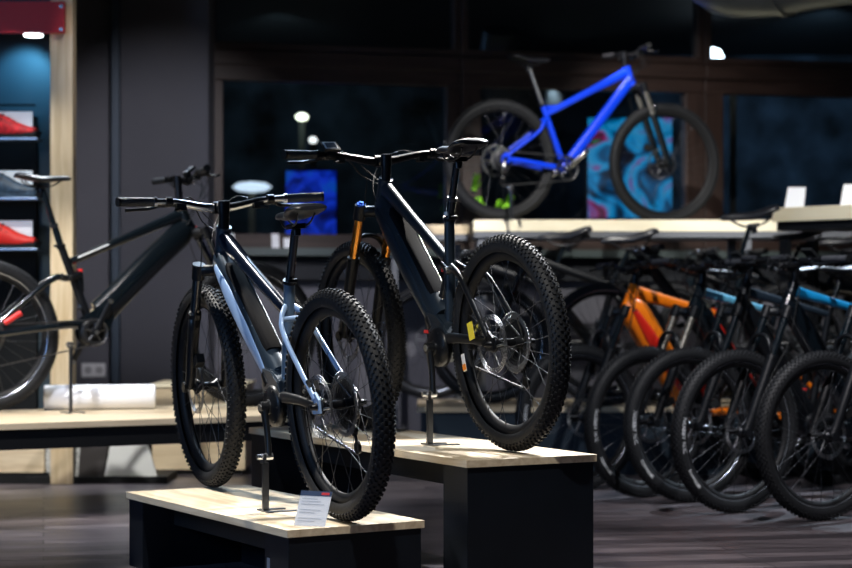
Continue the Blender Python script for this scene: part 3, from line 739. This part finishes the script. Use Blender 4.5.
# ------------------------------------------------------------------ plinths
def dir_xy(a): return V((cos(R(a)), sin(R(a)), 0))
def plinth(F, ang, L, Wd, top, label, endw=.13):
    """F: near corner; long side runs at ang+90 (away left), short side at ang (right)"""
    r = empty('display_plinth', (F[0], F[1], 0), (0, 0, R(ang))); tag(r, label, 'display plinth', 'bike display plinths')
    t = .024
    b = MB(); b.box((Wd/2, L/2, top-t/2), (Wd, L, t)); b.build('top_board', BD, r, .001)
    for y in (endw/2+.008, L-endw/2-.008):
        b = MB(); b.box((Wd/2, y, (top-t)/2), (Wd-.016, endw, top-t)); b.build('leg', navy_board, r, .002)
    b = MB(); b.box((Wd/2, L/2, top-t-.045), (Wd-.26, L-2*endw-.016, .09)); b.build('rail', black_matt, r)
    return r
BD = wood('light_oak_top', (.52, .41, .27), (.74, .63, .46), (14, 1.2, 14), .45)
PA = plinth((-.4199, 5.45), 31, 1.31, .485, .268, 'low oak topped black plinth at the front left', .13)
b = MB(); b.box((.40, .655, .12), (.02, 1.0, .24)); b.build('back_panel', navy_board, PA)
b = MB(); b.box((.035, .19, .135), (.003, .04, .045)); b.box((.05, .19, .16), (.027, .08, .16), 1); b.build('socket', [mat('grey_sticker', (.3, .3, .32), .6), navy_board], PA)
PB = plinth((.1294, 5.75), 28.5, 1.78, .50, .453, 'taller oak topped black plinth at centre behind the low one', .16)

A = bike((-.255, 5.66, .272), 117, 4, dict(name='electric_mountain_bike', label='hardtail electric bike with ice blue flanks on the low front plinth', fine=True, fs=False, Rr=.366, Rf=.378, wb=1.19, w=.066, froll=.3, machined=False, decal_mat=black_satin,
    bb=(.415, .345), st_top=(.325, .755), saddle=(.25, .975), frame=[slate, ice_blue, ice_blue, deep_blue, seat_slate], panel=True, batt_off=.03, bolts=True, trim=rim_machined,
    angle=67, a2c=.47, ht=.15, bar_z=1.03, bar_hi=alu, bar_w=.76, steer=-3, crank=-14, cs_m=5, crank_len=.165, dropper=False, fork_acc=black_alu, display=0, tt=(.02, .027), tt_end=(.365, .66), sad_tilt=2))
B = bike((.295, 6.08, .457), 117, 3, dict(name='electric_mountain_bike', label='dark full suspension electric bike with gold fork on the taller centre plinth', fine=True, fs=True, Rr=.366, Rf=.375, wb=1.2, w=.067,
    bb=(.425, .345), st_top=(.385, .80), saddle=(.31, 1.045), frame=[satin_navy, satin_navy, black_satin, satin_navy, satin_navy], stan=gold, machined=False, cap=blue_cap, bolts=True, trim=silver_st, motor_red=True,
    tt_end=(.42, .66), bar_z=1.045, bar_w=.82, steer=0, crank=-10, panel=True, display=1, post_mark=True, angle=66, batt_off=.034, rocker=(.33, .63), shock=((.40, .62), (.5, .45)), dt=(.042, .06),
    tag_sticker=[((.10, .088, .41), (.035, .003, .06), yellow_st), ((.16, .088, .30), (.02, .003, .06), white_st), ((.155, .09, .285), (.02, .003, .02), orange_acc)]))
stand(A, (.415+.165*sin(R(-14)), .105, .345-.165*cos(R(-14))), .268, 'slim metal pedal stand holding up the ice blue hardtail')
stand(B, (.425+.165*sin(R(-10)), .105, .345-.165*cos(R(-10))), .453, 'slim metal pedal stand under the gold forked bike')

# price card in an acrylic holder
r = empty('price_card', (-.360, 5.55, .268), (0, 0, R(-24))); tag(r, 'white price card in clear holder leaning on the low plinth', 'price card')
def text_mesh(s, size, m, parent, X, name='lettering'):
    cu = bpy.data.curves.new(name, 'FONT'); cu.body = s; cu.size = size; cu.extrude = .0002; cu.resolution_u = 2
    ob = bpy.data.objects.new('tmp', cu); COL.objects.link(ob); bpy.context.view_layer.update()
    me = bpy.data.meshes.new_from_object(ob.evaluated_get(bpy.context.evaluated_depsgraph_get())); bpy.data.objects.remove(ob)
    me.materials.clear(); me.materials.append(m); return link(name, me, parent, X=X)
T = M.Rotation(R(-27), 4, 'X')
def card(parent, w_, h_, T, m_=paper, head=True):
    b = MB(); b.box((0, 0, h_/2), (w_, .002, h_), X=T)
    if head: b.box((0, -.0014, h_*.93), (w_, .001, h_*.14), 1, X=T)
    if head:
        b.box((w_*.3, -.0018, h_*.93), (w_*.25, .001, h_*.07), 2, X=T)
        for i in range(9):
            if i in (3, 6): continue
            L_ = w_*(.5+.3*((i*37) % 5)/5); b.box((-w_*.42+L_/2, -.0014, h_*(.78-.08*i)), (L_, .0006, h_*.016), 3, X=T)
    b.build('card', [m_, mat('card_header', (.03, .05, .11), .4), red_acc, mat('card_print', (.45, .48, .54), .6)], parent)
card(r, .108, .115, T)
b = MB(); b.box((0, -.004, .0575), (.114, .002, .117), X=T); b.box((0, .03, .0015), (.114, .07, .003))
clear = bpy.data.materials.new('clear_acrylic'); clear.use_nodes = True; t_ = clear.node_tree; t_.nodes.clear()
o_ = t_.nodes.new('ShaderNodeOutputMaterial'); a_ = t_.nodes.new('ShaderNodeBsdfTransparent'); g_ = t_.nodes.new('ShaderNodeBsdfGlossy'); g_.inputs['Roughness'].default_value = .05; x_ = t_.nodes.new('ShaderNodeMixShader'); x_.inputs[0].default_value = .07
t_.links.new(a_.outputs[0], x_.inputs[1]); t_.links.new(g_.outputs[0], x_.inputs[2]); t_.links.new(x_.outputs[0], o_.inputs[0])
b.build('holder', clear, r)

# ------------------------------------------------------------------ left: bench, bike C, pillar, shoe wall
BZ = .433
bench = empty('display_bench', (-1.50, 8.02, 0), (0, 0, R(28.5))); tag(bench, 'long low oak topped bench under the glossy bike at the left', 'bench')
b = MB(); b.box((-.875, .5, BZ-.014), (3.95, 1.0, .028)); b.build('top_board', board, bench, .001)
b = MB(); b.box((-.875, .5, BZ-.028-.045), (3.91, .96, .09)); b.build('rail', black_matt, bench)
for x in (1.02, -2.7):
    for y in (.08, .36): b = MB(); b.box((x, y, .157), (.05, .05, .314)); b.build('leg', black_matt, bench)
C = bike((-2.12, 8.6, BZ), 25, 0, dict(name='electric_mountain_bike', label='glossy dark full suspension bike side on above the left bench', fs=True, wb=1.345, w=.064, Rr=.37, Rf=.372,
    bb=(.53, .385), st_top=(.38, .80), saddle=(.29, 1.13), batt_mat=black_gloss, round=True, batt_off=.008, frame=[black_gloss, black_gloss, black_gloss, black_gloss, black_satin], decal=[(.1, .26, 0), (.68, .95, 0)], stay_patch=True, fork_acc=alu,
    a2c=.575, angle=63.5, ht=.125, tt_end=(.43, .73), rocker=(.40, .66), shock=((.47, .685), (.475, .50)), crank=-25, dt=(.042, .064), display=2, steer=3, bar_z=1.14, fine=True, cap=red_acc, ring_r=.06,
    sad_tilt=-1))
stand(C, (.40, -.11, .33), BZ, 'grey pedal stand under the glossy bike on the bench')

boxobj('wooden_pillar', (-1.93, 9.58, 1.65), (.118, .1, 3.3), pillar_wood, None, .003); tag(bpy.data.objects['wooden_pillar'], 'pale wooden pillar framing the shoe display at left', 'pillar')
# shoe wall unit
su = empty('shoe_display_wall', (-2.4, 9.9, 0)); tag(su, 'tall dark shoe display panel left of the wooden pillar', 'display wall')
b = MB(); b.box((-.35, .1, 1.6), (1.5, .06, 3.2)); b.build('back_panel', mat('dark_teal_panel', (.012, .028, .04), .6), su)
b = MB(); b.box((-.35, .0, 2.05), (1.2, .02, .01)); b.box((-.35, .055, 1.98), (1.2, .03, .02)); b.box((-.35, .05, 1.16), (1.2, .03, 1.62), 0); b.build('slat_panel', mat('black_slat', (.003, .004, .005), .7, spec=.2), su)
sg = empty('shop_sign', (-2.45, 9.45, 0)); tag(sg, 'red sign board with a downlight above the shoe display', 'sign')
s_ = 1800/9.45
def pz(y, s=s_): return .95-(y-305)/s
def pxx(x, s=s_): return (x-426)/s
b = MB(); b.box(((pxx(65)+pxx(-60))/2+2.45, 0, (pz(2)+pz(33))/2), (pxx(65)-pxx(-60), .04, pz(2)-pz(33))); b.build('sign_board', mat('deep_red_board', (.62, .004, .008), .5), sg)
b = MB()
for yy in (7, 30): b = MB(); b.tube([(pxx(62)+2.45, -.02, pz(yy)), (pxx(62)+2.45, -.026, pz(yy))], .009, 12, 0, hint=(1, 0, 0)); b.build('screw', alu, sg)
sg.location.x = -2.45
b = MB(); b.disc(.05, -.008, .0, 20, 0, axis='z'); o = b.build('downlight', mat('lamp_glow', (1, 1, 1), .5, emit=(.8, .95, 1), estr=8), sg); o.location = (pxx(31)+2.45, .06, pz(33))
spot('downlight_beam', (pxx(12), 9.72, 2.36), (pxx(5), 9.93, 2.22), 16, 80, .6, (.15, .6, 1), .03)
spot('shoe_light', (pxx(12), 9.2, 2.6), (pxx(12), 9.9, 1.3), 22, 34, .6, (.9, .95, 1), .03)

def shoe(loc, rot, mm, sole, label):
    r = empty('shoe', loc, rot); r.scale = (1.15, 1.15, 1.3); tag(r, label, 'shoe')
    b = MB(); vs = []; n = 12
    prof = [(-.14, .026, .07, .004), (-.125, .036, .105, .0), (-.09, .038, .10, .0), (-.04, .038, .082, .0), (.0, .042, .066, .0), (.04, .046, .046, .0), (.09, .043, .028, .002), (.13, .03, .016, .006)]
    for x, w_, h_, z in prof:
        for j in range(n):
            a = 2*pi*j/n; vs.append((x, w_*cos(a), .022+z+(h_*sin(a) if sin(a) > 0 else .012*sin(a))))
    b.add(vs, [(i*n+j, i*n+(j+1) % n, (i+1)*n+(j+1) % n, (i+1)*n+j) for i in range(len(prof)-1) for j in range(n)], 0, True); b.add(vs[:n], [tuple(range(n))]); b.add(vs[-n:], [tuple(range(n))])
    b.build('upper', mm, r)
    b = MB(); b.prism([(-.145, .0), (-.145, .022), (.0, .018), (.13, .024), (.148, .03), (.135, .004), (.05, 0)], -.04, .04); b.build('sole', sole, r, .004)
    b = MB()
    for k in range(4): x = -.06+.028*k; b.tube([(x, -.03, .092-.014*k), (x, 0, .118-.015*k), (x, .03, .092-.014*k)], .004, 6)
    b.build('laces', black_matt, r)
    return r
red_mesh = mat('red_shoe_fabric', (.75, .015, .02), .6, noise=.5, nscale=60)
blue_mesh = mat('dark_blue_shoe_fabric', (.03, .06, .1), .5, noise=.5, nscale=60)
for i, (y, mm, lb) in enumerate(((138, red_mesh, 'topmost'), (198, blue_mesh, 'middle'), (249, mat('bright_red_shoe', (.85, .02, .01), .5), 'lowest'))):
    z = pz(y, 187)
    r = empty('shoe_shelf', (pxx(5, 187), 9.78, z)); tag(r, 'small slanted shelf on the dark panel, %s of three' % lb, 'shelf', 'shoe shelves')
    b = MB(); b.box((0, -.05, 0), (.33, .14, .012)); b.build('tray', [mat('steel_blue_tray', (.25, .3, .38), .3, .6)], r, .002)
    b = MB(); b.box((-.045, .035, .085), (.30, .01, .15)); b.build('white_panel', mat('white_back_panel', (.85, .9, .95), .5, emit=(.8, .9, 1), estr=.35), r)  # white panel with a faint glow put into its material
    shoe((pxx(5, 187)+.0, 9.73, z+.006), (0, 0, R(-8)), mm, [black_matt, blue_mesh, black_matt][i], ['red mesh shoe on the topmost shelf', 'dark blue shoe on the middle shelf beside the saddle', 'bright red shoe with black toe line on the lowest shelf'][i])

# power outlet
s2 = 1800/11.9
r = empty('power_outlet', (*wall_at(-2.255, -.012)[:2], .95-65/s2), (0, 0, WA)); tag(r, 'white double power outlet low on the grey wall', 'outlet')
b = MB(); b.box((0, 0, 0), (.155, .012, .09)); b.build('cover_plate', white_p, r, .003)
for s in (-1, 1): b = MB(); b.tube([(s*.036, -.006, 0), (s*.036, -.009, 0)], .024, 20, hint=(1, 0, 0)); b.build('socket', mat('socket_grey', (.4, .4, .42), .5), r)

# paper roll on the bench
yr = 8.9; sr = 1800/yr
r = empty('paper_roll', ((100-426)/sr, yr, BZ+.062), (0, 0, R(10))); tag(r, 'thick roll of white paper lying on the left bench', 'paper roll')
b = MB(); pr = [(.062*(.985+.015*cos(3*a)), a) for a in (0,)]
b.lathe([(.03, -.27), (.060, -.27), (.062, -.26), (.062, .26), (.060, .27), (.03, .27)], 32, 0, axis='x'); b.build('sheet', paper, r)
b = MB(); b.lathe([(.026, -.272), (.03, -.272), (.03, .272), (.026, .272)], 24, 0, axis='x'); b.build('core_tube', mat('cardboard', (.2, .22, .26), .8), r)

# cabinet and panels behind the bench
r = empty('wooden_cabinet', (-1.27, 10.3, 0), (0, 0, R(0))); tag(r, 'small pale wooden cabinet behind the right end of the bench', 'cabinet')
b = MB(); b.box((0, 0, .26), (.52, .5, .46)); b.build('body', board, r, .002); b = MB(); b.box((0, 0, .50), (.54, .52, .02)); b.build('top_board', cream, r, .002)
b = MB(); b.box((0, 0, .015), (.48, .46, .03)); b.build('base', black_matt, r)
r = empty('shoe_bench', (-1.85, 9.75, 0)); tag(r, 'low black based fitting stool with white perforated side under the bench', 'stool')
b = MB(); b.box((.1, 0, .02), (.75, .4, .04)); b.build('base', black_matt, r, .002)
b = MB(); b.prism([(-.16, .04), (.0, .04), (.02, .30), (-.22, .30)], -.18, -.16); b.build('perforated_panel', mat('perforated_grey', (.45, .46, .44), .5, noise=.4, nscale=60), r)
b = MB(); b.prism([(0, .04), (.13, .04), (.18, .30), (.02, .30)], -.18, .15); b.build('cushion', mat('brown_felt', (.04, .036, .035), .9), r)
b = MB(); b.prism([(.14, .04), (.42, .04), (.34, .30), (.19, .30)], -.18, -.16); b.build('side_panel', mat('white_laminate', (.8, .82, .8), .5), r)
r = empty('wooden_kick_board', (-2.6, 9.7, 0)); tag(r, 'pale wood box board low on floor beneath the shoe display', 'base board')
b = MB(); b.box((.0, 0, .2), (1.15, .3, .28)); b.build('board', board, r, .002); b = MB(); b.box((0, 0, .03), (1.2, .28, .06)); b.build('base', black_matt, r)

# ------------------------------------------------------------------ blue bike on the high shelf
SZ = 1.468
r = empty('display_shelf', (.0, 11.0, 0)); tag(r, 'long high cream topped shelf carrying the blue bike', 'shelf')
def shelf_part(x0, x1, y0, y1, zt, par, m_=cream, t=.07, rail=True):
    b = MB(); b.box(((x0+x1)/2, (y0+y1)/2, zt-t/2), (x1-x0, y1-y0, t)); b.build('board', m_, par, .002)
    if rail: b = MB(); b.box(((x0+x1)/2, (y0+y1)/2, zt-t-.018), (x1-x0-.01, y1-y0-.01, .036)); b.build('rail', grey_metal, par)
shelf_part(.29, 3.2, -.05, .6, SZ, r)
for x in (.34, 1.96, 3.1):
    for y in (0, .55):
        b = MB(); b.box((x, y, (SZ-.106)/2), (.05, .05, SZ-.106)); b.build('leg', grey_metal, r, .002)
r = empty('side_shelf', (.0, 11.3, 0)); tag(r, 'dim cream board continuing left of the high shelf', 'shelf')
shelf_part(-.25, .27, .1, .5, SZ-.01, r, board, .06)
for x in (-.2, .2): b = MB(); b.box((x, .3, .67), (.04, .04, 1.34)); b.build('leg', grey_metal, r)
U = bike((.455, 11.06, SZ), 22, 0, dict(label='royal blue hardtail bike on the high cream shelf', fs=False, ebike=False, cas=.07, wb=1.15, w=.055, Rr=.374, Rf=.385, frame=[royal]*5,
    bb=(.43, .33), st_top=(.29, .72), saddle=(.2, 1.0), stan=silver_st, lower=black_gloss, a2c=.515, angle=69, ht=.12, bar_z=1.06, crank_mat=alu, crank=-50, bright_mech=True, dropper=False, tt_end=(.30, .66), display=0,
    steer=-5, bar_w=.7, brace=True, dt=(.026, .033), post_mat=steel, machined=False, ring_r=.075))
r = stand(U, (.02, -.12, .2), SZ, 'grey post stand under the blue bike')

# right high table with cards
r = empty('display_table', (1.98, 10.3, 0), (0, 0, R(-45))); tag(r, 'cream topped high table with white cards at the right', 'table')
TZ = 1.505
b = MB(); b.box((1.0, .2, TZ-.04), (2.0, .4, .08)); b.build('board', cream, r, .002)
b = MB(); b.box((1.0, .2, TZ-.105), (1.96, .36, .05)); b.build('rail', black_satin, r)
for x, y in ((.05, .06), (1.9, .06), (.05, .34), (1.9, .34)): b = MB(); b.box((x, y, (TZ-.18)/2), (.05, .05, TZ-.18)); b.build('leg', black_satin, r)
for px_, lb in ((795, 'left of the two white cards on the high table at right'), (851, 'white card on the high table, cut off by the right edge')):
    o0 = V((1.98, 10.3, 0))+dir_xy(45)*.1; d0 = dir_xy(-45); k = (px_-426)/1800
    u = (k*o0.y-o0.x)/(d0.x-k*d0.y); q = o0+d0*u
    r = empty('info_card', (q.x, q.y, TZ), (0, 0, R(-12))); tag(r, lb, 'card', 'cards on the high table')
    b = MB(); X_ = M.Rotation(R(-12), 4, 'X') @ M.Shear('XZ', 4, (.0, 0)); b.prism([(-.06, 0), (.05, 0), (.062, .13), (-.038, .13)], -.001, .001, X=X_); b.box((.012, -.0016, .127), (.1, .002, .008), 1, X=X_); b.build('card', [paper, black_matt], r)
    b = MB(); b.box((0, .02, .002), (.1, .06, .004)); b.build('foot', clear, r)

# platform behind the row
r = empty('back_platform', (1.5, 10.05, 0)); tag(r, 'long oak topped black platform behind the row of bikes', 'platform')
b = MB(); b.box((0, .44, .366), (3.1, .88, .028)); b.build('top_board', board, r); b = MB(); b.box((0, .44, .176), (3.06, .84, .352)); b.build('body', mat('deep_navy_laminate', (.01, .022, .035), .5), r)

# ------------------------------------------------------------------ row of bikes on the floor
base = dict(name='electric_mountain_bike', fine=True, bar_w=.68, a2c=.60, ht=.13, angle=66, bar_z=1.13, rise=.03, st_top=(.31, .93), tt_end=(.315, .90), tt=(.017, .02), saddle=(.24, 1.13), group='bikes lined up on the floor', tyre_text=True, bolts=True)
H = 210
def row(px_, s, **k):
    Y = 1800/s; x = (px_-426)/s; wb = k.get('wb', 1.19); a = R(k.get('head', H))
    q = dict(base); q.update(k)
    return bike((x-wb*cos(a), Y-wb*sin(a), 0), k.get('head', H), 0, q)
D1 = row(822, 227, label='black electric bike at the right end, wheel nearest the camera', frame=[black_satin, black_satin, black_gloss, black_gloss, black_satin], display=1, crank=30, wb=1.18, froll=0, tyre_text=False)
D2 = row(737, 219, label='black and teal bike with bright blue top tube end, second from right', frame=[navy_black, navy_black, navy_black, cyan_paint, navy_black], display=1, crank=70, froll=0, steer=3)
D3 = row(692, 207.5, label='black bike with large tyre lettering, third wheel from the right', frame=[black_satin, black_satin, black_satin, slate, black_satin], display=2, crank=-20, steer=-4, froll=0)
D4 = row(647, 203, label='black bike with light blue top tube and silver fork tubes', frame=[black_gloss, black_gloss, orange_p, sky_paint, black_satin], batt_mat=red_p, stan=silver_st, display=1, crank=40, steer=3, froll=0)
D5 = row(581, 195, label='orange and red electric bike, leftmost bright frame in the row', batt_mat=red_p, frame=[orange_p, red_p, orange_p, orange_p, red_p], display=1, crank=10, steer=-3, froll=0, dt=(.05, .08), batt=(.45, .9), panel=True, fs=True, tt=(.022, .03))

# second row: slim bikes on the platform behind
base2 = dict(group='bikes on the back platform', many=False, ebike=False, fs=False, frame=[black_satin]*5, display=0, bb=(.42, .32), a2c=.45, ht=.09, wb=1.03, dropper=False, Rr=.35, Rf=.35, w=.05, bar_w=.64, rise=.0, bar_z=.88, sad_tilt=7, sad_k=1.5, st_top=(.31, .72))
def row2(px_, Y, z, label, **k):
    s = 1800/Y; x = (px_-426)/s; q = dict(base2); q['label'] = label; q['saddle'] = (.22, z-.38); q.update(k)
    return bike((x+.22, Y, .38), 180, 0, q)
row2(750, 10.12, 1.455, 'black bike whose raised saddle meets the right end of the blue bike shelf')
row2(630, 10.37, 1.335, 'black bike with saddle just under the shelf, below the front wheel of the blue bike')
row2(800, 10.62, 1.36, 'black bike with saddle below the left white card', frame=[navy_black]*5)
row2(565, 10.87, 1.37, 'black bike with saddle under the shelf beside the big foreground tyre')
row2(845, 10.87, 1.34, 'black bike with saddle at the right edge beneath the high table', frame=[black_gloss]*5)

# ceiling duct
r = empty('ceiling_duct', (0, 0, 0)); tag(r, 'silver round ventilation duct under the ceiling at top right', 'duct')
b = MB(); b.tube([(1.58, 10.6, 3.2), (1.66, 10.4, 2.82), (1.92, 10.2, 2.74), (2.3, 9.9, 2.76), (3.6, 8.6, 2.72)], .16, 24, smooth_pts=4); b.build('pipe', duct_m, r)
b = MB(); b.tube([(2.0, 10.16, 2.742), (2.03, 10.13, 2.744)], .172, 24); b.build('joint', duct_m, r)
# cards on the sill, neon shoes behind the glass
for u, h_, lb in ((-1.36, .1, 'small white card on the window sill, leftmost'), (-1.06, .1, 'small white card on the window sill, second from left'), (-.98, .07, 'small pale card on the window sill beside the silver bike post'), ):
    q = wall_at(u, -.12); r = empty('sill_card', (q.x, q.y, 1.33), (0, 0, WA)); tag(r, lb, 'card', 'cards on the window sill')
    b = MB(); b.box((0, 0, h_/2), (.05, .002, h_), X=M.Rotation(R(-12), 4, 'X')); b.build('card', paper, r)
    b = MB(); b.box((0, .02, .002), (.05, .05, .004)); b.build('foot', white_p, r)
neon = mat('neon_green_fabric', (.35, .9, .02), .6)
for i, (x, y, a) in enumerate(((474, 182, 100), (482, 205, 75), (494, 207, 115), (503, 200, 125))):
    Y = 12.0; s_n = 1800/Y; z = .95-(y-305)/s_n
    r = empty('glove', ((x-426)/s_n, Y, z-.06), (0, R(a-90), 0)); tag(r, 'neon green glove hanging behind the blue bike rear wheel, %s of four' % ['topmost', 'left low', 'third', 'rightmost'][i], 'glove', 'neon green gloves')
    r.scale = (.6, .6, .8)
    b = MB(); b.tube([(0, 0, 0), (0, 0, .05), (0, 0, .09)], [(.018, .03), (.02, .036), (.018, .03)], 12, smooth_pts=3); b.build('palm', neon, r)
    for j in range(4): b = MB(); b.tube([(-.027+.018*j, 0, .085), (-.03+.02*j, 0, .12), (-.032+.022*j, 0, .14+.008*(j in (1, 2)))], [.009, .009, .007], 8); b.build('finger', neon, r)
    b = MB(); b.tube([(.03, 0, .03), (.05, 0, .06), (.055, 0, .085)], [.01, .01, .008], 8); b.build('thumb', neon, r)
    b = MB(); b.tube([(0, 0, -.02), (0, 0, .005)], (.02, .032), 12); b.build('cuff', black_matt, r)
